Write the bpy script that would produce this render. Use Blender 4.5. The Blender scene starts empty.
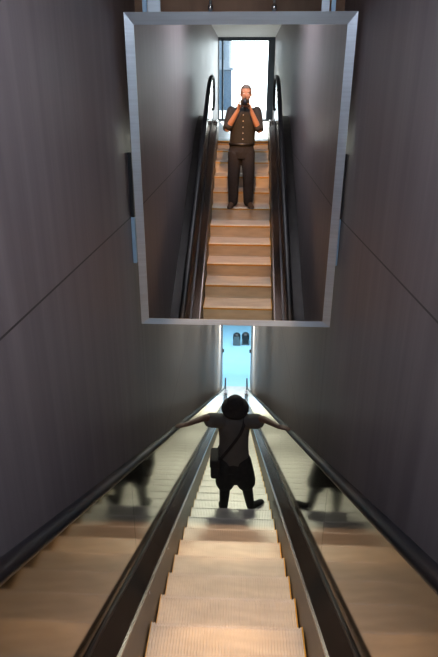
import bpy, bmesh, math, random
from mathutils import Vector, Matrix
C = bpy.context.scene
COL = C.collection
R = math.radians
random.seed(7)

# ------------------------------------------------------------------ camera
PITCH, YAW, ROLL = 21.95, 2.17, 0.226          # down / to the left
cd = bpy.data.cameras.new('camera_view')
cd.sensor_fit = 'HORIZONTAL'; cd.sensor_width = 36.0
cd.lens = 533.7 / 438 * 36.0
cd.clip_start = 0.004; cd.clip_end = 300
co = bpy.data.objects.new('camera_view', cd); COL.objects.link(co)
CX = 0.038
co.location = (CX, 0, 0)
co.rotation_euler = (Matrix.Rotation(R(YAW), 3, 'Z') @ Matrix.Rotation(R(90 - PITCH), 3, 'X') @ Matrix.Rotation(R(ROLL), 3, 'Z')).to_euler()
C.camera = co

# ------------------------------------------------------------------ world, exposure, large lights
C.view_settings.view_transform = 'Standard'
C.view_settings.look = 'None'
C.view_settings.exposure = 0.0
C.view_settings.gamma = 1.0
C.view_settings.use_curve_mapping = False
w = bpy.data.worlds.new('sky'); C.world = w; w.use_nodes = True
wn = w.node_tree.nodes; wl = w.node_tree.links
bg = wn['Background']; bg.inputs['Color'].default_value = (0.80, 0.90, 1.0, 1); bg.inputs['Strength'].default_value = 9.0


def area(name, loc, rot, sx, sy, power, col, spread=180):
    l = bpy.data.lights.new(name, 'AREA'); l.shape = 'RECTANGLE'; l.size = sx; l.size_y = sy
    l.energy = power; l.color = col; l.spread = R(spread)
    o = bpy.data.objects.new(name, l); COL.objects.link(o); o.location = loc; o.rotation_euler = rot
    return o


GLAZE_Y = -9.95
# sampling portal for the sky behind the glazed wall
portal = area('sky_portal', (0, GLAZE_Y - 0.15, 0.45), (R(90), 0, 0), 1.9, 2.6, 1, (1, 1, 1))
portal.data.cycles.is_portal = True
sl = bpy.data.lights.new('sun', 'SUN'); sl.energy = 26; sl.angle = R(1.0); sl.color = (1.0, 0.97, 0.93)
so_ = bpy.data.objects.new('sun', sl); COL.objects.link(so_); so_.location = (0, -30, 12)
so_.rotation_euler = Vector((0.10, 1.0, -0.33)).to_track_quat('-Z', 'Y').to_euler()
# added cool fill light over the upper part of the shaft, brightens the walls
area('upper_fill_light', (0, 0.9, 1.62), (0, 0, 0), 0.9, 1.6, 52, (0.70, 0.76, 1.0))
# lobby ceiling light at the foot of the escalator
area('lobby_light', (0, 33.5, -10.6), (0, 0, 0), 5.0, 6.0, 620, (0.68, 0.86, 1.0))

# ------------------------------------------------------------------ helpers
T30 = math.tan(R(27.25))
H = 1.805
TOPZ, BOTZ = -0.75, -15.6
PH = 0.12


def S(y):
    """height of the escalator's nosing line at y"""
    a = -H - T30 * y
    k = 0.34
    h = max(k - abs(a - TOPZ), 0)
    v = min(a, TOPZ) - h * h / (4 * k)
    h = max(k - abs(v - BOTZ), 0)
    return max(v, BOTZ) + h * h / (4 * k)


def obj(name, bm, mat, parent=None, smooth=False, kind=None, label=None):
    bmesh.ops.recalc_face_normals(bm, faces=bm.faces)
    me = bpy.data.meshes.new(name); bm.to_mesh(me); bm.free()
    if smooth:
        for p in me.polygons: p.use_smooth = True
    o = bpy.data.objects.new(name, me); COL.objects.link(o)
    if mat: me.materials.append(mat)
    if parent:
        o.parent = parent
        bpy.context.view_layer.update()
        o.matrix_parent_inverse = Matrix.Translation(parent.location).inverted()
    if kind: o['kind'] = kind
    if label: o['label'] = label
    return o


def struct(name, bm, mat, smooth=False):
    return obj(name, bm, mat, None, smooth, 'structure')


def thing(name, label, cat, loc=(0, 0, 0), group=None):
    o = bpy.data.objects.new(name, None); COL.objects.link(o)
    o.location = loc; o['label'] = label; o['category'] = cat; o.empty_display_size = 0.1
    if group: o['group'] = group
    return o


def box(bm, x0, x1, y0, y1, z0, z1, bev=0):
    vs = [bm.verts.new((x, y, z)) for x in (x0, x1) for y in (y0, y1) for z in (z0, z1)]
    idx = [(0, 1, 3, 2), (4, 6, 7, 5), (0, 4, 5, 1), (2, 3, 7, 6), (0, 2, 6, 4), (1, 5, 7, 3)]
    fs = [bm.faces.new([vs[i] for i in f]) for f in idx]
    if bev:
        es = list({e for f in fs for e in f.edges})
        bmesh.ops.bevel(bm, geom=es, offset=bev, segments=2, affect='EDGES', profile=0.5)
    return bm


def nb(): return bmesh.new()


def bx(*a, **k): return box(nb(), *a, **k)


def tube(bm, pts, rad, seg=16, flat=None, caps=True, up=(0, 0, 1)):
    """loft of rings along pts; rad list of r or (ra, rb)"""
    pts = [Vector(p) for p in pts]; n = len(pts)
    rad = [r if isinstance(r, tuple) else (r, r) for r in (rad if isinstance(rad, list) else [rad] * n)]
    rings = []; ref = Vector(up)
    for i, p in enumerate(pts):
        t = (pts[min(i + 1, n - 1)] - pts[max(i - 1, 0)]).normalized()
        a = ref - t * ref.dot(t)
        if a.length < 1e-4:
            a = Vector((0, 1, 0)) - t * t.y
            if a.length < 1e-4: a = Vector((1, 0, 0))
        a.normalize(); b = t.cross(a).normalized(); ref = a
        ra, rb = rad[i]
        rings.append([bm.verts.new(p + b * (ra * math.cos(2 * math.pi * k / seg)) + a * (rb * math.sin(2 * math.pi * k / seg))) for k in range(seg)])
    for r0, r1 in zip(rings, rings[1:]):
        for k in range(seg):
            bm.faces.new((r0[k], r0[(k + 1) % seg], r1[(k + 1) % seg], r1[k]))
    if caps:
        bm.faces.new(rings[0][::-1]); bm.faces.new(rings[-1])
    return bm


def ell(bm, c, r, rot=None, seg=20):
    m = Matrix.Translation(c) @ (rot.to_4x4() if rot else Matrix.Identity(4)) @ Matrix.Diagonal((r[0], r[1], r[2], 1))
    bmesh.ops.create_uvsphere(bm, u_segments=seg, v_segments=seg // 2, radius=1, matrix=m)
    return bm


def limb(bm, pts, rad, seg=16):
    """tube with rounded ends: for parts that get fused"""
    tube(bm, pts, rad, seg)
    for p, r in ((pts[0], rad[0]), (pts[-1], rad[-1])):
        r = r if isinstance(r, tuple) else (r, r)
        q = min(r) * 0.98
        ell(bm, p, (q, q, q), seg=14)
    return bm


def fuse(name, bm, mat, parent=None, voxel=0.007, smooth=3, label=None):
    """voxel-fuse overlapping shapes into one continuous surface"""
    o = obj(name, bm, mat, None, True)
    m = o.modifiers.new('r', 'REMESH'); m.mode = 'VOXEL'; m.voxel_size = voxel; m.use_smooth_shade = True
    s = o.modifiers.new('s', 'SMOOTH'); s.factor = 0.5; s.iterations = smooth
    dg = bpy.context.evaluated_depsgraph_get()
    me = bpy.data.meshes.new_from_object(o.evaluated_get(dg))
    o.modifiers.clear(); old = o.data; o.data = me; bpy.data.meshes.remove(old)
    me.name = name
    if not me.materials: me.materials.append(mat)
    for p in me.polygons: p.use_smooth = True
    if parent:
        o.parent = parent
        o.matrix_parent_inverse = Matrix.Translation(parent.location).inverted()
    if label: o['label'] = label
    return o


def sweep(bm, prof, ys, zf=S, close=True):
    """profile [(x, dz)] swept along y, following zf(y)"""
    rings = [[bm.verts.new((x, y, zf(y) + dz)) for x, dz in prof] for y in ys]
    n = len(prof)
    for a, b in zip(rings, rings[1:]):
        for k in range(n if close else n - 1):
            bm.faces.new((a[k], a[(k + 1) % n], b[(k + 1) % n], b[k]))
    if close:
        bm.faces.new(rings[0][::-1]); bm.faces.new(rings[-1])
    return bm


def yrange(a, b, step=0.2):
    n = max(1, int(math.ceil((b - a) / step)))
    return [a + (b - a) * i / n for i in range(n + 1)]


# ------------------------------------------------------------------ materials
def mat(name, col, rough=0.5, metal=0.0, spec=0.5, coat=0, emit=None, es=0, var=0.08, scale=(8, 8, 8), bump=0):
    m = bpy.data.materials.new(name); m.use_nodes = True
    nt = m.node_tree; b = nt.nodes['Principled BSDF']
    b.inputs['Roughness'].default_value = rough; b.inputs['Metallic'].default_value = metal
    b.inputs['Specular IOR Level'].default_value = spec; b.inputs['Coat Weight'].default_value = coat
    tc = nt.nodes.new('ShaderNodeTexCoord'); mp = nt.nodes.new('ShaderNodeMapping'); mp.inputs['Scale'].default_value = scale
    nz = nt.nodes.new('ShaderNodeTexNoise'); nz.inputs['Scale'].default_value = 1.0; nz.inputs['Detail'].default_value = 4
    rp = nt.nodes.new('ShaderNodeValToRGB')
    lo = tuple(max(0, c * (1 - var)) for c in col); hi = tuple(min(1, c * (1 + var)) for c in col)
    rp.color_ramp.elements[0].position = 0.35; rp.color_ramp.elements[1].position = 0.65
    rp.color_ramp.elements[0].color = (*lo, 1); rp.color_ramp.elements[1].color = (*hi, 1)
    nt.links.new(tc.outputs['Object'], mp.inputs['Vector']); nt.links.new(mp.outputs[0], nz.inputs['Vector'])
    nt.links.new(nz.outputs['Fac'], rp.inputs['Fac']); nt.links.new(rp.outputs['Color'], b.inputs['Base Color'])
    if bump:
        bp = nt.nodes.new('ShaderNodeBump'); bp.inputs['Strength'].default_value = bump; bp.inputs['Distance'].default_value = 0.01
        nt.links.new(nz.outputs['Fac'], bp.inputs['Height']); nt.links.new(bp.outputs[0], b.inputs['Normal'])
    if emit:
        b.inputs['Emission Color'].default_value = (*emit, 1); b.inputs['Emission Strength'].default_value = es
    return m


def wall_mat():
    """taupe wood-grain laminate, vertical grain, joints as thin dark lines"""
    m = bpy.data.materials.new('taupe_wood_laminate'); m.use_nodes = True
    nt = m.node_tree; N = nt.nodes; L = nt.links; b = N['Principled BSDF']
    tc = N.new('ShaderNodeTexCoord')
    mp = N.new('ShaderNodeMapping'); mp.inputs['Scale'].default_value = (3, 5.5, 0.22)
    nz = N.new('ShaderNodeTexNoise'); nz.inputs['Scale'].default_value = 1.6; nz.inputs['Detail'].default_value = 5; nz.inputs['Roughness'].default_value = 0.6
    L.new(tc.outputs['Object'], mp.inputs['Vector']); L.new(mp.outputs[0], nz.inputs['Vector'])
    rp = N.new('ShaderNodeValToRGB')
    e = rp.color_ramp.elements
    e[0].position = 0.32; e[0].color = (0.192, 0.160, 0.168, 1)
    e[1].position = 0.70; e[1].color = (0.285, 0.245, 0.250, 1)
    L.new(nz.outputs['Fac'], rp.inputs['Fac'])
    sep = N.new('ShaderNodeSeparateXYZ'); L.new(tc.outputs['Object'], sep.inputs[0])

    def line(sock, offset, period, width):
        a = N.new('ShaderNodeMath'); a.operation = 'ADD'; a.inputs[1].default_value = offset + 1000 * period; L.new(sock, a.inputs[0])
        d = N.new('ShaderNodeMath'); d.operation = 'MODULO'; d.inputs[1].default_value = period; L.new(a.outputs[0], d.inputs[0])
        c = N.new('ShaderNodeMath'); c.operation = 'LESS_THAN'; c.inputs[1].default_value = width; L.new(d.outputs[0], c.inputs[0])
        return c.outputs[0]
    v = line(sep.outputs['Z'], 0.826, 3.05, 0.011)
    h = line(sep.outputs['Y'], -4.75, 5.9, 0.008)
    mx = N.new('ShaderNodeMath'); mx.operation = 'MAXIMUM'; L.new(v, mx.inputs[0]); L.new(h, mx.inputs[1])
    mix = N.new('ShaderNodeMixRGB'); mix.inputs['Color2'].default_value = (0.045, 0.035, 0.034, 1)
    L.new(mx.outputs[0], mix.inputs['Fac']); L.new(rp.outputs[0], mix.inputs['Color1']); L.new(mix.outputs[0], b.inputs['Base Color'])
    rr = N.new('ShaderNodeMapRange'); rr.inputs['To Min'].default_value = 0.34; rr.inputs['To Max'].default_value = 0.55
    L.new(nz.outputs['Fac'], rr.inputs['Value']); L.new(rr.outputs[0], b.inputs['Roughness'])
    b.inputs['Specular IOR Level'].default_value = 0.55
    return m


def mirror_mat():
    m = bpy.data.materials.new('silvered_mirror'); m.use_nodes = True
    b = m.node_tree.nodes['Principled BSDF']
    b.inputs['Base Color'].default_value = (0.84, 0.80, 0.75, 1); b.inputs['Metallic'].default_value = 1; b.inputs['Roughness'].default_value = 0.0
    return m


def pane_mat(name, tint):
    m = bpy.data.materials.new(name); m.use_nodes = True
    nt = m.node_tree; nt.nodes.clear()
    o = nt.nodes.new('ShaderNodeOutputMaterial'); t = nt.nodes.new('ShaderNodeBsdfTransparent'); g = nt.nodes.new('ShaderNodeBsdfGlossy')
    g.inputs['Roughness'].default_value = 0.02; t.inputs['Color'].default_value = (*tint, 1)
    f = nt.nodes.new('ShaderNodeFresnel'); f.inputs['IOR'].default_value = 1.3
    x = nt.nodes.new('ShaderNodeMixShader'); nt.links.new(f.outputs[0], x.inputs[0]); nt.links.new(t.outputs[0], x.inputs[1]); nt.links.new(g.outputs[0], x.inputs[2])
    nt.links.new(x.outputs[0], o.inputs[0])
    return m


def check_mat():
    """dark shirt cloth with a fine grid"""
    m = mat('dark_checked_cotton', (0.026, 0.028, 0.030), 0.85, var=0.15, scale=(60, 60, 60))
    return m


M = dict(
    wall=wall_mat(),
    ceil=mat('brown_ceiling', (0.42, 0.25, 0.16), 0.6, var=0.4, scale=(2.4, 1.2, 0.6)),
    white_ceil=mat('plaster_ceiling', (0.55, 0.55, 0.53), 0.8, var=0.03),
    floor=mat('pale_stone_floor', (0.60, 0.60, 0.60), 0.25, var=0.05, scale=(3, 3, 3)),
    blue_floor=mat('pale_blue_floor', (0.40, 0.68, 0.80), 0.22, var=0.03, scale=(1, 1, 1)),
    lobby_wall=mat('lobby_wall', (0.5, 0.68, 0.8), 0.7, var=0.03),
    frame=mat('brushed_aluminium', (0.62, 0.70, 0.78), 0.32, 0.55, var=0.06, scale=(2, 2, 60)),
    mirror=mirror_mat(),
    board=mat('grey_backing', (0.12, 0.12, 0.12), 0.7),
    step=mat('aluminium_tread', (0.65, 0.61, 0.55), 0.46, 0.25, var=0.10, scale=(3, 14, 14)),
    yellow=mat('yellow_edge', (0.62, 0.34, 0.02), 0.5),
    skirt=mat('skirt_steel', (0.045, 0.034, 0.028), 0.4, 0.2, var=0.12, scale=(2, 1.5, 20)),
    deck=mat('deck_steel', (0.24, 0.205, 0.19), 0.22, 0.9, var=0.12, scale=(12, 1.0, 12)),
    outer=mat('outer_deck_steel', (0.06, 0.055, 0.055), 0.4, 0.6),
    panel=mat('dark_polished_panel', (0.135, 0.110, 0.072), 0.07, 1.0, var=0.03, scale=(2, 1, 1)),
    rubber=mat('black_rubber', (0.006, 0.006, 0.008), 0.42, spec=0.3),
    trim_light=mat('light_trim', (0.70, 0.78, 0.82), 0.35, 0.3),
    strip=mat('pale_blue_metal', (0.45, 0.68, 0.90), 0.35, 0.2),
    dark=mat('dark_metal', (0.03, 0.03, 0.035), 0.4, 0.5),
    black=mat('black_plastic', (0.012, 0.012, 0.012), 0.4),
    chrome=mat('chrome', (0.8, 0.8, 0.82), 0.12, 1.0),
    jamb=mat('dark_blue_grey_frame', (0.06, 0.08, 0.10), 0.5),
    pane=pane_mat('clear_glass', (0.93, 0.97, 0.97)),
    bright=mat('lamp_face', (0.9, 0.9, 0.85), 0.5, emit=(0.95, 1.0, 0.86), es=4),
    skin=mat('warm_skin', (0.50, 0.27, 0.18), 0.55, var=0.06),
    skin2=mat('tanned_skin', (0.17, 0.095, 0.07), 0.6, var=0.06),
    hair=mat('grey_hair', (0.16, 0.15, 0.145), 0.8, var=0.2, scale=(120, 120, 20)),
    hair2=mat('dark_hair', (0.02, 0.016, 0.014), 0.8, var=0.2, scale=(120, 120, 20)),
    shirt=check_mat(),
    jeans=mat('dark_denim', (0.017, 0.019, 0.028), 0.85, var=0.25, scale=(50, 50, 20), bump=0.2),
    shoe=mat('brown_leather', (0.08, 0.045, 0.025), 0.5, var=0.2),
    button=mat('pearl_button', (0.75, 0.75, 0.72), 0.4),
    tee=mat('grey_cotton', (0.09, 0.08, 0.076), 0.9, var=0.08, scale=(9, 9, 9), bump=0.15),
    blackcloth=mat('black_cloth', (0.014, 0.013, 0.014), 0.9, var=0.2, scale=(20, 20, 20), bump=0.2),
    hat=mat('dark_hat_cloth', (0.018, 0.014, 0.014), 0.9, var=0.2, scale=(30, 30, 30)),
    bin=mat('grey_bin_metal', (0.13, 0.15, 0.15), 0.4, 0.3),
    building=mat('pale_building', (0.09, 0.115, 0.15), 0.8),
    winblue=mat('blue_window', (0.03, 0.055, 0.09), 0.2),
    leaf=mat('yellow_green_leaves', (0.09, 0.11, 0.03), 0.8, var=0.4, scale=(6, 6, 6)),
    paving=mat('pale_paving', (0.30, 0.31, 0.32), 0.8, var=0.05),
)

# ------------------------------------------------------------------ structure
A = 0.887                      # half width of the shaft
END = 29.1                     # where the shaft opens to the lower lobby
CE = 1.68                      # upper ceiling height
for sx, nm in ((-1, 'wall_left'), (1, 'wall_right')):
    # long side wall whose foot and head step with the slope; one prism
    prof = [(GLAZE_Y, TOPZ - 0.5), (-1.5, TOPZ - 0.5), (END - 2, BOTZ - 1.2), (END, BOTZ - 1.2), (END, BOTZ + 5.3), (5.2, CE + 0.2), (GLAZE_Y, CE + 0.2)]
    bm = nb()
    a = [bm.verts.new((sx * A, y, z)) for y, z in prof]; b = [bm.verts.new((sx * (A + 0.25), y, z)) for y, z in prof]
    bm.faces.new(a); bm.faces.new(b[::-1])
    for i in range(len(prof)):
        j = (i + 1) % len(prof); bm.faces.new((a[i], b[i], b[j], a[j]))
    struct(nm, bm, M['wall'])
# ceilings
struct('ceiling', bx(-A, A, GLAZE_Y, 5.2, CE, CE + 0.15), M['white_ceil'])
cz = lambda y: CE - T30 * (y - 5.2)
bm = nb(); sweep(bm, [(-A, 0), (A, 0), (A, 0.15), (-A, 0.15)], [5.2, END], cz); struct('ceiling_slope', bm, M['ceil'])
struct('trim_3', bx(-A, A, 5.2, 5.3, 0.45, CE), M['ceil'])
# floors
struct('floor', bx(-A, A, GLAZE_Y, -2.75, TOPZ - 0.2, TOPZ - 0.002), M['floor'])
struct('floor_lobby', bx(-7, 7, 29.2, 44, BOTZ - 0.2, BOTZ - 0.002), M['blue_floor'])
struct('floor_lower_landing', bx(-A, A, 27.9, 29.2, BOTZ - 0.2, BOTZ - 0.002), M['floor'])
bm = nb(); sweep(bm, [(-A, -0.75), (A, -0.75), (A, -0.6), (-A, -0.6)], yrange(-3.2, 29.5)); struct('floor_light_seal', bm, M['board'])  # unseen slab added to stop sky light leaking in from below the steps
# lobby shell
struct('ceiling_lobby', bx(-7, 7, END, 44, -10.4, -10.2), M['white_ceil'])
struct('wall_lobby_far', bx(-7, 7, 44, 44.2, BOTZ, -10.4), M['lobby_wall'])
struct('wall_lobby_left', bx(-7.2, -7, END, 44, BOTZ, -10.4), M['lobby_wall'])
struct('wall_lobby_right', bx(7, 7.2, END, 44, BOTZ, -10.4), M['lobby_wall'])
struct('wall_lobby_near_left', bx(-7, -A - 0.25, END - 0.15, END, BOTZ, -10.4), M['lobby_wall'])
struct('wall_lobby_near_right', bx(A + 0.25, 7, END - 0.15, END, BOTZ, -10.4), M['lobby_wall'])
for i, sx in ((1, -1), (2, 1)):
    t = struct('trim_%d' % i, bx(min(sx * A, sx * (A - 0.05)), max(sx * A, sx * (A - 0.05)), END - 0.06, END + 0.04, BOTZ, -10.5), M['trim_light'])
    obj('dark_block', bx(min(sx * (A - 0.05), sx * (A - 0.13)), max(sx * (A - 0.05), sx * (A - 0.13)), END - 0.05, END + 0.02, BOTZ + 2.35, BOTZ + 2.55), M['dark'], t)  # small dark block on the inner side of the trim
# glazed wall behind the upper landing
g = struct('window_1', bx(-A, A, GLAZE_Y - 0.1, GLAZE_Y, CE - 0.10, CE), M['jamb'])
for x0, x1 in ((0.68, A), (-0.775, -0.72), (-A, -0.86)):
    obj('window_frame', bx(x0, x1, GLAZE_Y - 0.1, GLAZE_Y, TOPZ, CE - 0.10), M['jamb'], g)
obj('window_sill', bx(-0.86, 0.68, GLAZE_Y - 0.1, GLAZE_Y, TOPZ, TOPZ + 0.06), M['jamb'], g)
for x0, x1 in ((-0.72, 0.68), (-0.86, -0.775)):
    obj('window_pane', bx(x0, x1, GLAZE_Y - 0.06, GLAZE_Y - 0.05, TOPZ + 0.06, CE - 0.10), M['pane'], g)
# outside
struct('ground', bx(-90, 90, -260, GLAZE_Y - 0.1, TOPZ - 0.25, TOPZ - 0.05), M['paving'])
b = thing('building', 'pale blue office block seen in the mirror outside the glazed wall', 'building', (-6.2, -40, TOPZ - 0.05))
obj('facade', bx(-9.0, -1.55, -46, -40, TOPZ - 0.05, 9), M['building'], b)
for r in range(4):
    for c in range(4):
        obj('window', bx(-3.0 - c * 1.6, -1.9 - c * 1.6, -40.0, -39.94, 0.4 + r * 2.1, 1.7 + r * 2.1), M['winblue'], b)
p = thing('glass_kiosk', 'narrow blue kiosk standing outside beyond the landing glazing', 'kiosk', (-1.2, -22, TOPZ - 0.05))
obj('cabinet', bx(-1.62, -0.80, -22.6, -22, TOPZ - 0.05, 1.15, bev=0.03), M['winblue'], p)
obj('cabinet_roof', bx(-1.7, -0.72, -22.7, -21.9, 1.15, 1.25), M['building'], p)
hb = nb()
for i in range(60):
    ell(hb, (-2.6 + random.random() * 1.2, -16.5 + random.random() * .8, TOPZ + 0.1 + random.random() * 2.2), (0.28, 0.25, 0.26), seg=8)
h = obj('hedge', hb, M['leaf'], None, True); h['label'] = 'tall yellow-green hedge outside the narrow left pane'; h['category'] = 'hedge'

# ------------------------------------------------------------------ escalator
esc = thing('escalator', 'long narrow escalator with ribbed metal steps and black handrails between taupe walls', 'escalator', (0, 0, S(0)))
# ribbed step
N = 52; HW = 0.497
prof = []
for i in range(N):
    x0 = -HW + 2 * HW * i / N; d = 2 * HW / N
    prof += [(x0, 0), (x0 + d * 0.55, 0), (x0 + d * 0.62, -0.009), (x0 + d * 0.93, -0.009)]
prof.append((HW, 0))
bm = nb()
path = [(-0.412, 0.0, 'z'), (-0.040, 0.0, 'z'), (-0.034, -0.004, 'z'), (-0.024, -0.004, 'z'), (-0.018, 0.0, 'z'), (-0.006, 0.0, 'z'), (0.0, -0.008, 'y'), (-0.006, -0.07, 'y'), (-0.022, -0.15, 'y'), (-0.045, -0.26, 'y')]
rings = []
for (py, pz, ax) in path:
    rings.append([bm.verts.new((x, py + (g_ if ax == 'y' else 0), pz + (g_ if ax == 'z' else 0))) for x, g_ in prof])
for r0, r1 in zip(rings, rings[1:]):
    for k in range(len(prof) - 1): bm.faces.new((r0[k], r0[k + 1], r1[k + 1], r1[k]))
for s in (-1, 1):                                  # side cheeks
    x = s * HW
    vs = [bm.verts.new((x, py, pz)) for py, pz, _ in path] + [bm.verts.new((x, -0.412, -0.26))]
    bm.faces.new(vs if s < 0 else vs[::-1])
step0 = obj('step', bm, M['step'], esc)
bm = nb()
box(bm, HW - 0.010, HW - 0.001, -0.40, -0.002, -0.004, 0.003)
box(bm, -HW + 0.001, -HW + 0.005, -0.40, -0.002, -0.004, 0.003)
box(bm, -HW + 0.003, HW - 0.003, -0.006, 0.001, -0.034, -0.018)
edge0 = obj('yellow_edge', bm, M['yellow'])
edge0.parent = step0
step_k = list(range(-6, 68))
for i, k in enumerate(step_k):
    y = PH + 0.4 * k
    if y > 26.9: break
    if i == 0: st, ed = step0, edge0
    else:
        st = step0.copy(); COL.objects.link(st); st.parent = esc; st.matrix_parent_inverse = Matrix.Translation(esc.location).inverted()
        ed = edge0.copy(); COL.objects.link(ed); ed.parent = st
    st.location = (0, y, S(y))


Y0, Y1 = -2.75, 27.9


def side(s, p): return [(s * x, z) for x, z in p]


for s in (-1, 1):
    sw = sweep(nb(), side(s, [(0.505, -0.30), (0.505, 0.262), (0.515, 0.270), (0.530, 0.262), (0.530, -0.30)]), yrange(Y0, Y1))
    obj('skirt_panel', sw, M['skirt'], esc)
    # bright lip along the top of the skirt
    sw = sweep(nb(), side(s, [(0.503, 0.262), (0.503, 0.276), (0.518, 0.280), (0.518, 0.262)]), yrange(Y0, Y1))
    obj('skirt_lip', sw, M['deck'], esc)
    y = 3.25 - 2.4 * 3
    while y < Y1:
        a, b_ = max(y + 0.003, Y0), min(y + 2.397, Y1)
        if b_ - a > 0.1:
            sw = sweep(nb(), side(s, [(0.519, 0.255), (0.524, 0.277), (0.604, 0.372), (0.612, 0.36), (0.612, 0.25)]), yrange(a, b_))
            obj('inner_deck', sw, M['deck'], esc)
        y += 2.4
    sw = sweep(nb(), side(s, [(0.606, 0.25), (0.606, 0.395), (0.616, 0.395), (0.616, 0.25)]), yrange(Y0, Y1))
    obj('panel_rail', sw, M['dark'], esc)
    y = 2.75 - 3.1 * 2
    while y < Y1:
        a, b_ = max(y + 0.003, Y0 + 0.1), min(y + 3.097, Y1 - 0.1)
        if b_ - a > 0.1:
            sw = sweep(nb(), side(s, [(0.617, 0.30), (0.617, 1.15), (0.629, 1.15), (0.629, 0.30)]), yrange(a, b_))
            obj('balustrade_panel', sw, M['panel'], esc)
        y += 3.1
    sw = sweep(nb(), side(s, [(0.632, 0.25), (0.632, 0.43), (0.65, 0.45), (A - 0.002, 0.45), (A - 0.002, 0.25)]), yrange(Y0, Y1))
    obj('outer_deck', sw, M['outer'], esc)
    # handrail: loop with rounded newels at both ends
    pts = []
    rr = 0.30
    ya, yb = Y0 - 0.05, Y1 + 0.05
    zt = S(ya) + 1.168
    for k in range(0, 9):
        an = R(270 - 180 * k / 8)
        pts.append((s * 0.63, ya + rr * math.cos(an), zt - rr + rr * math.sin(an)))
    pts = [(s * 0.63, ya + 0.25, zt - 2 * rr)] + pts
    pts += [(s * 0.63, y, S(y) + 1.168) for y in yrange(ya + 0.1, yb - 0.1, 0.25)]
    zb = S(yb) + 1.168
    for k in range(0, 9):
        an = R(90 - 180 * k / 8)
        pts.append((s * 0.63, yb + rr * math.cos(an), zb - rr + rr * math.sin(an)))
    pts.append((s * 0.63, yb - 0.25, zb - 2 * rr))
    bm = nb(); tube(bm, pts, [(0.039, 0.027)] * len(pts), seg=14, up=(0, 0.3, 1))
    obj('handrail', bm, M['rubber'], esc, True)
    # newel panels closing the ends inside the handrail loops
    for ye, zz in ((ya, zt - rr), (yb, zb - rr)):
        bm = nb()
        bmesh.ops.create_cone(bm, cap_ends=True, segments=32, radius1=rr - 0.02, radius2=rr - 0.02, depth=0.014,
                              matrix=Matrix.Translation((s * 0.63, ye, zz)) @ Matrix.Rotation(R(90), 4, 'Y'))
        obj('newel_panel', bm, M['panel'], esc)
        # newel base box
        y_a, y_b = (ye - 0.1, ye + 0.35) if ye < 0 else (ye - 0.35, ye + 0.1)
        obj('newel_base', bx(min(s * 0.515, s * 0.80), max(s * 0.515, s * 0.80), y_a, y_b, zz - rr - 0.56, zz - rr - 0.20, bev=0.02), M['deck'], esc)
# bolts along the left skirt
b0 = None
y = -1.45
while y < 26:
    if b0 is None:
        bm = nb(); ell(bm, (0, 0, 0), (0.007, 0.010, 0.008), seg=10); b0 = obj('bolt', bm, M['chrome'], None, True); q = b0
    else:
        q = b0.copy(); COL.objects.link(q)
    q.parent = esc; q.matrix_parent_inverse = Matrix.Translation(esc.location).inverted()
    q.location = (-0.503, y, S(y) + 0.235)
    y += 0.8
# comb plates
cb = bx(-0.502, 0.502, Y0, -2.34, TOPZ - 0.05, TOPZ + 0.004)
obj('comb_plate', cb, M['skirt'], esc)
cb = nb()
for i in range(N): x0 = -HW + 2 * HW * (i + .1) / N; box(cb, x0, x0 + 0.009, -2.34, -2.22, TOPZ - 0.02, TOPZ + 0.004)
obj('comb_teeth', cb, M['yellow'], esc)
obj('comb_plate', bx(-0.502, 0.502, 26.75, 27.9, BOTZ - 0.05, BOTZ + 0.004), M['frame'], esc)

# ------------------------------------------------------------------ mirror hung across the shaft
MY = 4.434; MZT, MZB = 0.679, -1.761; W2 = 0.842; MXC = 0.013
mir = thing('hanging_mirror', 'large rectangular mirror in a metal frame hung across the shaft above the escalator', 'mirror', (MXC, MY, MZB))
ft, fs, fb = 0.080, 0.066, 0.046
obj('mirror_glass', bx(-W2 + fs - 0.01, W2 - fs + 0.01, 0.0, 0.006, MZB + fb - 0.01, MZT - ft + 0.01), M['mirror'])
glass = bpy.context.scene.objects['mirror_glass']


def fr(pa, pb, pc, pd):
    """mitred frame bar from outer edge pa-pb to inner edge pd-pc, chamfered front"""
    bm = nb()
    def V(p, y): return bm.verts.new((p[0], y, p[1]))
    oa, ob, ic, id_ = [V(p, -0.020) for p in (pa, pb, pc, pd)]
    fa, fb_ = V(pa, 0.045), V(pb, 0.045); gc, gd = V(pc, 0.045), V(pd, 0.045)
    # inner edge sits a little further back: bevelled towards the glass
    ic.co.y = -0.004; id_.co.y = -0.004
    for f in ((oa, ob, ic, id_), (oa, fa, fb_, ob), (ic, gc, gd, id_), (fa, gd, gc, fb_), (oa, id_, gd, fa), (ob, fb_, gc, ic)):
        bm.faces.new(f)
    return bm


O = [(-W2, MZT), (W2, MZT), (W2, MZB), (-W2, MZB)]
I = [(-W2 + fs, MZT - ft), (W2 - fs, MZT - ft), (W2 - fs, MZB + fb), (-W2 + fs, MZB + fb)]
mparts = [glass]
for i in range(4):
    j = (i + 1) % 4
    mparts.append(obj('frame_bar', fr(O[i], O[j], I[j], I[i]), M['frame']))
mparts.append(obj('backing_board', bx(-W2 + 0.02, W2 - 0.02, 0.046, 0.07, MZB + 0.02, MZT - 0.02), M['board']))
for x0, x1, m_ in ((-0.71, -0.678, 'strip'), (-0.673, -0.58, 'frame'), (0.585, 0.64, 'frame'), (0.655, 0.685, 'strip')):
    mparts.append(obj('hanger_plate', bx(x0, x1, 0.02, 0.04, MZT - 0.05, CE - 0.001), M[m_]))
for x in (-0.215, 0.245):
    bm = nb(); tube(bm, [(x, 0.03, MZT - 0.05), (x, 0.03, CE - 0.001)], [0.011, 0.011]); ell(bm, (x, 0.03, MZT + 0.03), (0.02, 0.02, 0.03), seg=12)
    mparts.append(obj('hanger_rod', bm, M['chrome'], None, True))
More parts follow.
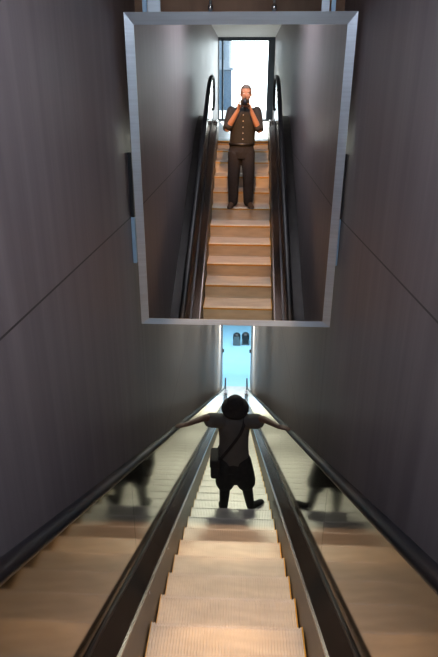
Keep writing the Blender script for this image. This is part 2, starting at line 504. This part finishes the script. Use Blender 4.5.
for o in mparts:
    o.parent = mir; o.matrix_parent_inverse = Matrix.Translation(mir.location).inverted()
    o.location = (MXC, MY, 0)
    o.rotation_euler = (R(1.038), 0, R(-0.309))
# brackets on the walls beside the mirror
for sx, nm in ((-1, 'left'), (1, 'right')):
    x0, x1 = (-A + 0.001, -A + 0.032) if sx < 0 else (A - 0.022, A - 0.001)
    t = thing('wall_bracket', 'slim pale metal bracket between the mirror frame and the %s wall' % nm, 'bracket', ((x0 + x1) / 2, MY + 0.12, -1.22))
    obj('bracket_plate', bx(x0, x1, MY + 0.09, MY + 0.15, -1.22, -0.82), M['strip'], t)
    obj('bracket_arm', bx(x0, x1, MY + 0.09, MY + 0.15, -0.82, -0.30), M['dark'], t)

# ------------------------------------------------------------------ lamps
tr = thing('track_light', 'ceiling track with six warm spotlights in front of the mirror', 'light', (0, 3.45, CE))
obj('track', bx(-0.02, 0.02, 2.85, 4.15, CE - 0.035, CE - 0.001), M['black'], tr)
for y, tgt, ang, pw in ((3.0, (0.02, -1.5, -1.0), 19, 560), (3.2, (0.02, -0.4, -0.9), 19, 520), (3.4, (0, 0.55, -2.0), 22, 620), (3.6, (0, 1.8, -2.75), 24, 470), (3.8, (0, 3.2, -3.45), 25, 440), (4.0, (0, 4.6, -4.25), 23, 540)):
    src = Vector((0, y, CE - 0.16)); d = (Vector(tgt) - src).normalized()
    bm = nb(); tube(bm, [src - d * 0.07, src - d * 0.02, src + d * 0.05], [0.028, 0.042, 0.046], seg=18, caps=True)
    tube(bm, [(0, y, CE - 0.03), tuple(src - d * 0.05)], [0.008, 0.008], seg=8)
    hd = obj('spot_head', bm, M['black'], tr, True)
    l = bpy.data.lights.new('spot_lamp', 'SPOT'); l.energy = pw; l.color = (1.0, 0.46, 0.16) if y < 3.5 else (1.0, 0.56, 0.26); l.spot_size = R(ang); l.spot_blend = 0.55; l.shadow_soft_size = 0.035
    lo = bpy.data.objects.new('spot_lamp', l); COL.objects.link(lo); lo.parent = tr
    lo.matrix_parent_inverse = Matrix.Translation(tr.location).inverted()
    lo.location = src + d * 0.06; lo.rotation_euler = d.to_track_quat('-Z', 'Y').to_euler()
uc = thing('fill_panel', 'added flat cool fill panel, out of view above the upper escalator steps', 'light', (0, 0.9, CE))  # unseen body added around the fill light, no real fixture
obj('frame', bx(-0.5, 0.5, 0.05, 1.75, CE - 0.04, CE - 0.001), M['frame'], uc)
obj('diffuser', bx(-0.46, 0.46, 0.09, 1.71, CE - 0.046, CE - 0.041), M['bright'], uc)
for i, (y, wh) in enumerate(((9.3, 'first below the mirror'), (12.5, 'second below the mirror'), (17.5, 'midway down the shaft'), (22.5, 'second from the lobby'), (26.8, 'nearest the lobby'))):
    c = thing('ceiling_light', 'flat ceiling light panel on the sloping ceiling, ' + wh, 'light', (0, y, cz(y)), 'light panels on the sloping ceiling')
    c.rotation_euler = (R(-30), 0, 0)
    f = obj('frame', bx(-0.5, 0.5, -0.3, 0.3, -0.04, -0.001), M['frame']); f.parent = c
    f = obj('diffuser', bx(-0.46, 0.46, -0.26, 0.26, -0.046, -0.041), M['bright']); f.parent = c
    l = area('panel_lamp', (0, 0, -0.06), (0, 0, 0), 0.85, 0.45, 420 if i == 4 else 60, (0.95, 1.0, 0.80), 122); l.parent = c

# ------------------------------------------------------------------ litter bins in the lobby
def litter_bin(x, y, label, panel):
    t = thing('litter_bin', label, 'bin', (x, y, BOTZ), 'litter bins in the lobby')
    obj('bin_body', bx(x - 0.27, x + 0.27, y - 0.2, y + 0.2, BOTZ, BOTZ + 0.60, bev=0.03), M['bin'], t)
    bm = nb(); tube(bm, [(x, y - 0.2, BOTZ + 0.62), (x, y + 0.2, BOTZ + 0.62)], [(0.27, 0.27)] * 2, seg=28)
    obj('bin_hood', bm, M['black'], t, True)
    obj('front_panel', bx(x - 0.19, x + 0.19, y - 0.215, y - 0.2, BOTZ + 0.12, BOTZ + 0.72), M[panel], t)


litter_bin(-0.02, 35.6, 'grey litter bin on the blue lobby floor, left of the pair', 'bin')
litter_bin(0.62, 35.7, 'black litter bin on the blue lobby floor, right of the pair', 'black')


# ------------------------------------------------------------------ people
def hand(bm, wrist, direction, palm_n, side_, curl=0.3, sc=1.0, spread=0.0):
    """palm + four fingers + thumb. direction: wrist->fingertips, palm_n: palm normal (fingers curl towards it), side_: towards the thumb"""
    w_ = Vector(wrist); d = Vector(direction).normalized(); n = Vector(palm_n); n = (n - d * n.dot(d)).normalized()
    t = d.cross(n); t = t if t.dot(Vector(side_)) > 0 else -t
    pl = 0.095 * sc
    for o_ in (-0.028, -0.010, 0.010, 0.028):
        tube(bm, [w_ + t * o_ * 0.5 * sc, w_ + d * pl * 0.5 + t * o_ * sc * 0.9, w_ + d * pl + t * o_ * sc], [0.018 * sc, 0.017 * sc, 0.012 * sc], seg=10)
    for o_, ln in ((0.031, 0.072), (0.011, 0.082), (-0.010, 0.076), (-0.030, 0.060)):
        p = w_ + d * (pl - 0.008) + t * o_ * sc; pts = [p]; a = curl * 0.5; 
        for k, fr_ in enumerate((0.45, 0.3, 0.25)):
            dd = d * math.cos(a) + n * math.sin(a) + t * (o_ * spread)
            p = p + dd.normalized() * ln * fr_ * sc; pts.append(p); a += curl
        limb(bm, pts, [0.0095 * sc, 0.009 * sc, 0.0082 * sc, 0.007 * sc], seg=10)
    p = w_ + d * 0.025 * sc + t * 0.026 * sc
    p1 = p + (d * 0.55 + t * 0.75 + n * 0.35).normalized() * 0.035 * sc
    p2 = p1 + (d * 0.8 + t * 0.35 + n * (0.3 + curl * 0.5)).normalized() * 0.032 * sc
    p3 = p2 + (d * 0.9 + t * 0.0 + n * (0.4 + curl * 0.6)).normalized() * 0.026 * sc
    limb(bm, [p, p1, p2, p3], [0.015 * sc, 0.0125 * sc, 0.0105 * sc, 0.0085 * sc], seg=10)


def head(bm, c, fwd=1, sc=1.0):
    """c = centre of the skull; face towards +y (fwd=1)"""
    x, y, z = c
    ell(bm, (x, y - 0.010 * fwd, z + 0.035 * sc), (0.076 * sc, 0.098 * sc, 0.088 * sc))
    ell(bm, (x, y + 0.022 * fwd, z - 0.030 * sc), (0.064 * sc, 0.074 * sc, 0.085 * sc))
    ell(bm, (x, y + 0.058 * fwd, z - 0.092 * sc), (0.030 * sc, 0.026 * sc, 0.024 * sc))        # chin
    limb(bm, [(x, y + 0.085 * fwd, z + 0.015 * sc), (x, y + 0.108 * fwd, z - 0.030 * sc)], [0.008 * sc, 0.014 * sc], seg=10)   # nose
    for s in (-1, 1):
        ell(bm, (x + s * 0.012 * sc, y + 0.094 * fwd, z - 0.034 * sc), (0.010 * sc, 0.010 * sc, 0.008 * sc))
        ell(bm, (x + s * 0.078 * sc, y - 0.004 * fwd, z - 0.008 * sc), (0.010 * sc, 0.020 * sc, 0.032 * sc))   # ear
        ell(bm, (x + s * 0.030 * sc, y + 0.078 * fwd, z + 0.030 * sc), (0.024 * sc, 0.014 * sc, 0.008 * sc))   # brow
        ell(bm, (x + s * 0.040 * sc, y + 0.062 * fwd, z - 0.022 * sc), (0.022 * sc, 0.020 * sc, 0.020 * sc))   # cheek
    ell(bm, (x, y + 0.088 * fwd, z - 0.060 * sc), (0.024 * sc, 0.010 * sc, 0.006 * sc))         # lips
    ell(bm, (x, y + 0.086 * fwd, z - 0.069 * sc), (0.020 * sc, 0.010 * sc, 0.006 * sc))


def eyes(parent, c, sc=1.0):
    for s in (-1, 1):
        bm = nb(); ell(bm, (c[0] + s * 0.031 * sc, c[1] + 0.082, c[2] + 0.010 * sc), (0.013 * sc, 0.010 * sc, 0.008 * sc), seg=12)
        obj('eye', bm, M['button'], parent, True)


def shoe(name, heel, toe_dir, mat_, parent, sc=1.0, roll=0.0):
    """heel on the ground at 'heel', toe pointing along toe_dir"""
    d = Vector(toe_dir).normalized(); hx = Vector(heel); u = Vector((0, 0, 1))
    bm = nb()
    ln = 0.27 * sc
    pr = [(0.00, 0.030, 0.045), (0.04, 0.036, 0.052), (0.10, 0.036, 0.046), (0.16, 0.044, 0.034), (0.22, 0.042, 0.026), (0.26, 0.026, 0.018)]
    tube(bm, [hx + d * a * sc + u * (hh * sc) for a, ww, hh in pr], [(ww * sc, hh * sc) for a, ww, hh in pr], seg=16)
    limb(bm, [hx + d * 0.045 * sc + u * 0.05 * sc, hx + d * 0.045 * sc + u * 0.10 * sc], [(0.036 * sc, 0.042 * sc)] * 2)
    o = fuse(name, bm, mat_, parent, 0.006, 2)
    bm = nb()
    s_ = [hx + d * a * sc + u * 0.010 for a in (-0.005, 0.05, 0.11, 0.17, 0.23, 0.268)]
    tube(bm, s_, [(0.034 * sc, 0.0095), (0.040 * sc, 0.0095), (0.037 * sc, 0.0095), (0.047 * sc, 0.0095), (0.044 * sc, 0.0095), (0.024 * sc, 0.0095)], seg=12)
    so = obj('sole', bm, M['black'], None, True); so.parent = o
    return o


def person_torso(bm, c, rows):
    """rows: (z, y, half width, half depth) from bottom up"""
    tube(bm, [(c + (r[4] if len(r) > 4 else 0), r[1], r[0]) for r in rows], [(r[2], r[3]) for r in rows], seg=28, up=(0, 1, 0))


# ---- photographer (stands behind the viewpoint, seen only in the mirror)
FZ = S(PH - 0.4)                                   # tread he stands on
px = -0.005
pr = thing('person', 'person in dark shirt and jeans holding a camera, reflected in the mirror', 'person', (px, -0.35, FZ))
HC = (0.050, -0.245, 0.110)
BY = -0.36
b = nb()
head(b, HC, 1, 1.08)
limb(b, [(HC[0], -0.275, 0.04), (0.03, -0.325, -0.08)], [0.058, 0.066])
person_torso(b, 0.02, [(-0.80, BY, 0.16, 0.10, -.02), (-0.62, BY, 0.165, 0.11, -.015), (-0.45, -0.35, 0.15, 0.10, -.01), (-0.30, -0.34, 0.17, 0.11), (-0.16, -0.34, 0.18, 0.10), (-0.08, -0.34, 0.09, 0.07)])
shL, shR = (-0.185, -0.34, -0.140), (0.235, -0.34, -0.140)
elL, elR = (-0.235, -0.21, -0.400), (0.270, -0.21, -0.415)
wrL, wrR = (-0.070, -0.095, -0.120), (0.140, -0.095, -0.135)
for sh, el_, wr in ((shL, elL, wrL), (shR, elR, wrR)):
    limb(b, [sh, el_], [0.055, 0.046]); mid = (Vector(el_) * 0.6 + Vector(wr) * 0.4)
    limb(b, [el_, tuple(mid), wr], [0.048, 0.045, 0.030])
hand(b, wrL, (0.12, 0.16, 1), (1, 0.25, 0), (0, -0.6, 1), curl=0.55, sc=1.0)
hand(b, wrR, (-0.25, 0.16, 1), (-1, 0.25, 0), (0, -0.6, 1), curl=0.55, sc=1.0)
legs = []
for s in (-1, 1):
    L_ = [(px + s * 0.105, BY, -0.76), (px + s * 0.125, BY + 0.02, -1.17), (px + s * 0.13, BY - 0.02, FZ + 0.09)]
    legs.append(L_); limb(b, L_, [0.085, 0.056, 0.040])
fuse('body', b, M['skin'], pr, 0.0065, 3)
eyes(pr, HC, 1.08)
b = nb()
ell(b, (HC[0], HC[1] - 0.016, HC[2] + 0.048), (0.088, 0.110, 0.096), seg=32)
cut = [v for v in b.verts if (v.co.z < HC[2] + 0.070 and v.co.y > HC[1] + 0.030) or v.co.z < HC[2] - 0.04 or (v.co.z < HC[2] + 0.0 and v.co.y > HC[1] - 0.02)]
bmesh.ops.delete(b, geom=cut, context='VERTS')
hr = obj('hair', b, M['hair'], pr, True)
sm = hr.modifiers.new('t', 'SOLIDIFY'); sm.thickness = 0.008
b = nb()
person_torso(b, 0.02, [(-0.66, BY, 0.195, 0.130, -.015), (-0.60, BY, 0.205, 0.135, -.015), (-0.45, -0.35, 0.205, 0.135, -.01), (-0.30, -0.34, 0.218, 0.135), (-0.18, -0.34, 0.222, 0.118), (-0.11, -0.34, 0.160, 0.092), (-0.045, -0.335, 0.078, 0.075)])
for sh, el_, wr in ((shL, elL, wrL), (shR, elR, wrR)):
    e2 = Vector(el_) + (Vector(wr) - Vector(el_)) * 0.14
    limb(b, [(sh[0] * 0.96, sh[1], sh[2]), tuple((Vector(sh) + Vector(el_)) / 2), el_, tuple(e2)], [0.078, 0.076, 0.076, 0.066])
fuse('shirt', b, M['shirt'], pr, 0.008, 3)
for z, yy in ((-0.19, -0.224), (-0.28, -0.207), (-0.37, -0.209), (-0.46, -0.216), (-0.55, -0.220)):
    bb = nb()
    bmesh.ops.create_cone(bb, cap_ends=True, segments=14, radius1=0.008, radius2=0.008, depth=0.016, matrix=Matrix.Translation((0.014, yy, z)) @ Matrix.Rotation(R(90), 4, 'X'))
    obj('button', bb, M['button'], pr)
b = nb()
tube(b, [(px, BY, -0.86), (px, BY, -0.76), (px, BY, -0.62)], [(0.185, 0.12), (0.205, 0.135), (0.195, 0.130)], seg=28, up=(0, 1, 0))
for L_ in legs:
    limb(b, [L_[0], L_[1], (L_[2][0], L_[2][1], L_[2][2] - 0.01)], [0.118, 0.098, 0.080])
fuse('trousers', b, M['jeans'], pr, 0.008, 3)
b = nb(); tube(b, [(px, BY, -0.655), (px, BY, -0.615)], [(0.212, 0.146)] * 2, seg=28, up=(0, 1, 0)); obj('belt', b, M['black'], pr, True)
shoe('shoe', (px - 0.14, BY - 0.09, FZ), (-0.16, 1, 0), M['shoe'], pr, 1.12)
shoe('shoe', (px + 0.14, BY - 0.09, FZ), (0.18, 1, 0), M['shoe'], pr, 1.12)
# the camera he holds
cm = thing('handheld_camera', 'small black camera held in front of the face of the reflected person', 'camera', (CX, -0.06, -0.045))
obj('camera_body', bx(CX - 0.068, CX + 0.068, -0.090, -0.048, -0.045, 0.040, bev=0.006), M['black'], cm)
obj('viewfinder', bx(CX - 0.022, CX + 0.022, -0.100, -0.050, 0.038, 0.060, bev=0.004), M['black'], cm)
b = nb(); tube(b, [(CX, -0.05, 0), (CX, -0.030, 0), (CX, -0.029, 0), (CX, -0.014, 0)], [0.036, 0.036, 0.031, 0.031], seg=28); obj('lens_barrel', b, M['dark'], cm, True)
b = nb(); tube(b, [(CX, -0.0145, 0), (CX, -0.0125, 0)], [0.025, 0.024], seg=24); obj('lens_glass', b, mat('lens_glass', (0.02, 0.03, 0.06), 0.05), cm, True)

# ---- person riding down beyond the mirror, seen from behind, arms spread to both handrails
WZ = S(PH + 0.4 * 14)
wy = 5.46; wx = 0.015
wp = thing('person', 'person in a grey T-shirt and dark hat seen from behind, arms spread to both handrails', 'person', (wx, wy, WZ))
b = nb()
hc = (wx + 0.01, wy + 0.05, WZ + 1.53)
head(b, hc, 1, 0.98)
limb(b, [(hc[0], wy + 0.03, WZ + 1.48), (wx, wy, WZ + 1.40)], [0.052, 0.060])
rows = [(WZ + 0.80, wy, 0.145, 0.10), (WZ + 0.95, wy, 0.150, 0.105), (WZ + 1.10, wy, 0.135, 0.095), (WZ + 1.25, wy, 0.16, 0.105), (WZ + 1.38, wy, 0.15, 0.09), (WZ + 1.43, wy, 0.08, 0.06)]
person_torso(b, wx, rows)
hz = lambda y: S(y) + 1.19
arms = []
for s in (-1, 1):
    sh = (wx + s * 0.165, wy, WZ + 1.375)
    wy_h = 4.95
    wr = (s * 0.505, wy_h + 0.02, hz(wy_h) + 0.028)
    el_ = (wx + s * 0.335, wy - 0.16, (sh[2] + wr[2]) / 2 + 0.01)
    arms.append((sh, el_, wr))
    limb(b, [sh, el_, wr], [0.050, 0.040, 0.026])
    hand(b, wr, (s * 0.9, -0.25, -0.02), (0, 0, -1), (0, 1, 0), curl=0.6, sc=0.9)
lL = [(wx - 0.085, wy, WZ + 0.82), (wx - 0.10, wy + 0.02, WZ + 0.45), (wx - 0.115, wy + 0.02, WZ + 0.09)]
lR = [(wx + 0.085, wy, WZ + 0.82), (wx + 0.165, wy + 0.04, WZ + 0.45), (wx + 0.225, wy + 0.04, WZ + 0.10)]
for L_ in (lL, lR): limb(b, L_, [0.085, 0.056, 0.040])
fuse('body', b, M['skin2'], wp, 0.0065, 3)
eyes(wp, hc, 0.98)
b = nb()
person_torso(b, wx, [(WZ + 0.80, wy, 0.195, 0.13), (WZ + 0.88, wy, 0.19, 0.13), (WZ + 1.02, wy, 0.178, 0.125), (WZ + 1.15, wy, 0.178, 0.12), (WZ + 1.28, wy, 0.192, 0.12), (WZ + 1.38, wy, 0.175, 0.10), (WZ + 1.44, wy, 0.08, 0.07)])
for sh, el_, wr in arms:
    m1 = Vector(sh).lerp(Vector(el_), 0.62) - Vector((0, 0, 0.02))
    limb(b, [(sh[0] - (0.03 if sh[0] > wx else -0.03), sh[1], sh[2] - 0.005), tuple(m1)], [0.088, 0.090])
fuse('t_shirt', b, M['tee'], wp, 0.009, 4)
b = nb()
tube(b, [(wx, wy, WZ + 0.70), (wx, wy, WZ + 0.84), (wx, wy, WZ + 0.92)], [(0.19, 0.13), (0.185, 0.13), (0.165, 0.115)], seg=28, up=(0, 1, 0))
for s, L_ in ((-1, lL), (1, lR)):
    k = Vector(L_[0]).lerp(Vector(L_[1]), 0.92)
    limb(b, [L_[0], tuple(Vector(L_[0]).lerp(Vector(L_[1]), 0.5)), tuple(k)], [(0.130, 0.13), (0.135, 0.13), (0.125, 0.125)])
limb(b, [(wx + 0.02, wy, WZ + 0.75), (wx + 0.03, wy, WZ + 0.56)], [(0.13, 0.11), (0.12, 0.10)])
fuse('shorts', b, M['blackcloth'], wp, 0.009, 2, 'baggy black knee-length shorts')
b = nb()
for L_ in (lL, lR):
    limb(b, [tuple(Vector(L_[0]).lerp(Vector(L_[1]), 0.8)), L_[1], tuple(Vector(L_[1]).lerp(Vector(L_[2]), 0.5)), L_[2]], [0.070, 0.072, 0.064, 0.052])
    break
fuse('legging', b, M['blackcloth'], wp, 0.008, 2)
b = nb()
L_ = lR
limb(b, [tuple(Vector(L_[0]).lerp(Vector(L_[1]), 0.8)), L_[1], tuple(Vector(L_[1]).lerp(Vector(L_[2]), 0.5)), L_[2]], [0.070, 0.072, 0.064, 0.052])
fuse('legging', b, M['blackcloth'], wp, 0.008, 2)
shoe('shoe', (lL[2][0], wy - 0.03, WZ), (-0.15, 1, 0), M['blackcloth'], wp, 0.95)
shoe('shoe', (lR[2][0] - 0.01, wy + 0.07, WZ), (0.72, 0.70, 0.0), M['blackcloth'], wp, 0.95)
# hat
b = nb()
hz0 = hc[2] + 0.03
prf = [(0.158, -0.060), (0.166, -0.050), (0.155, -0.015), (0.112, 0.028), (0.104, 0.045), (0.098, 0.085), (0.075, 0.118), (0.035, 0.140), (0.010, 0.147)]
tube(b, [(0, 0, z) for r, z in prf], [(r, r) for r, z in prf], seg=32, up=(0, 1, 0))
bmesh.ops.transform(b, matrix=Matrix.Translation((hc[0], hc[1] - 0.015, hz0)) @ Matrix.Rotation(R(24), 4, 'X'), verts=b.verts)
obj('hat', b, M['hat'], wp, True)

# shoulder bag worn across the back
bg_ = thing('shoulder_bag', 'black shoulder bag hanging at the left hip of the person on the escalator', 'bag', (wx - 0.23, wy - 0.02, WZ + 0.62))
b = nb(); box(b, wx - 0.275, wx - 0.165, wy - 0.16, wy + 0.12, WZ + 0.64, WZ + 0.90, bev=0.03); obj('pouch', b, M['blackcloth'], bg_, True)
b = nb(); box(b, wx - 0.283, wx - 0.16, wy - 0.168, wy + 0.128, WZ + 0.80, WZ + 0.91, bev=0.02); obj('flap', b, M['hat'], bg_, True)
b = nb()
sp = [(-0.20, -0.13, 0.86), (-0.15, -0.135, 0.93), (-0.07, -0.145, 1.05), (0.01, -0.145, 1.17), (0.075, -0.138, 1.28), (0.115, -0.115, 1.38), (0.125, -0.04, 1.458), (0.12, 0.06, 1.44), (0.06, 0.135, 1.30), (-0.04, 0.145, 1.12), (-0.15, 0.14, 0.97), (-0.21, 0.08, 0.88)]
tube(b, [(wx + x, wy + y, WZ + z) for x, y, z in sp], [(0.019, 0.004)] * len(sp), seg=10, up=(0, -1, 0))
obj('strap', b, M['hat'], bg_, True)
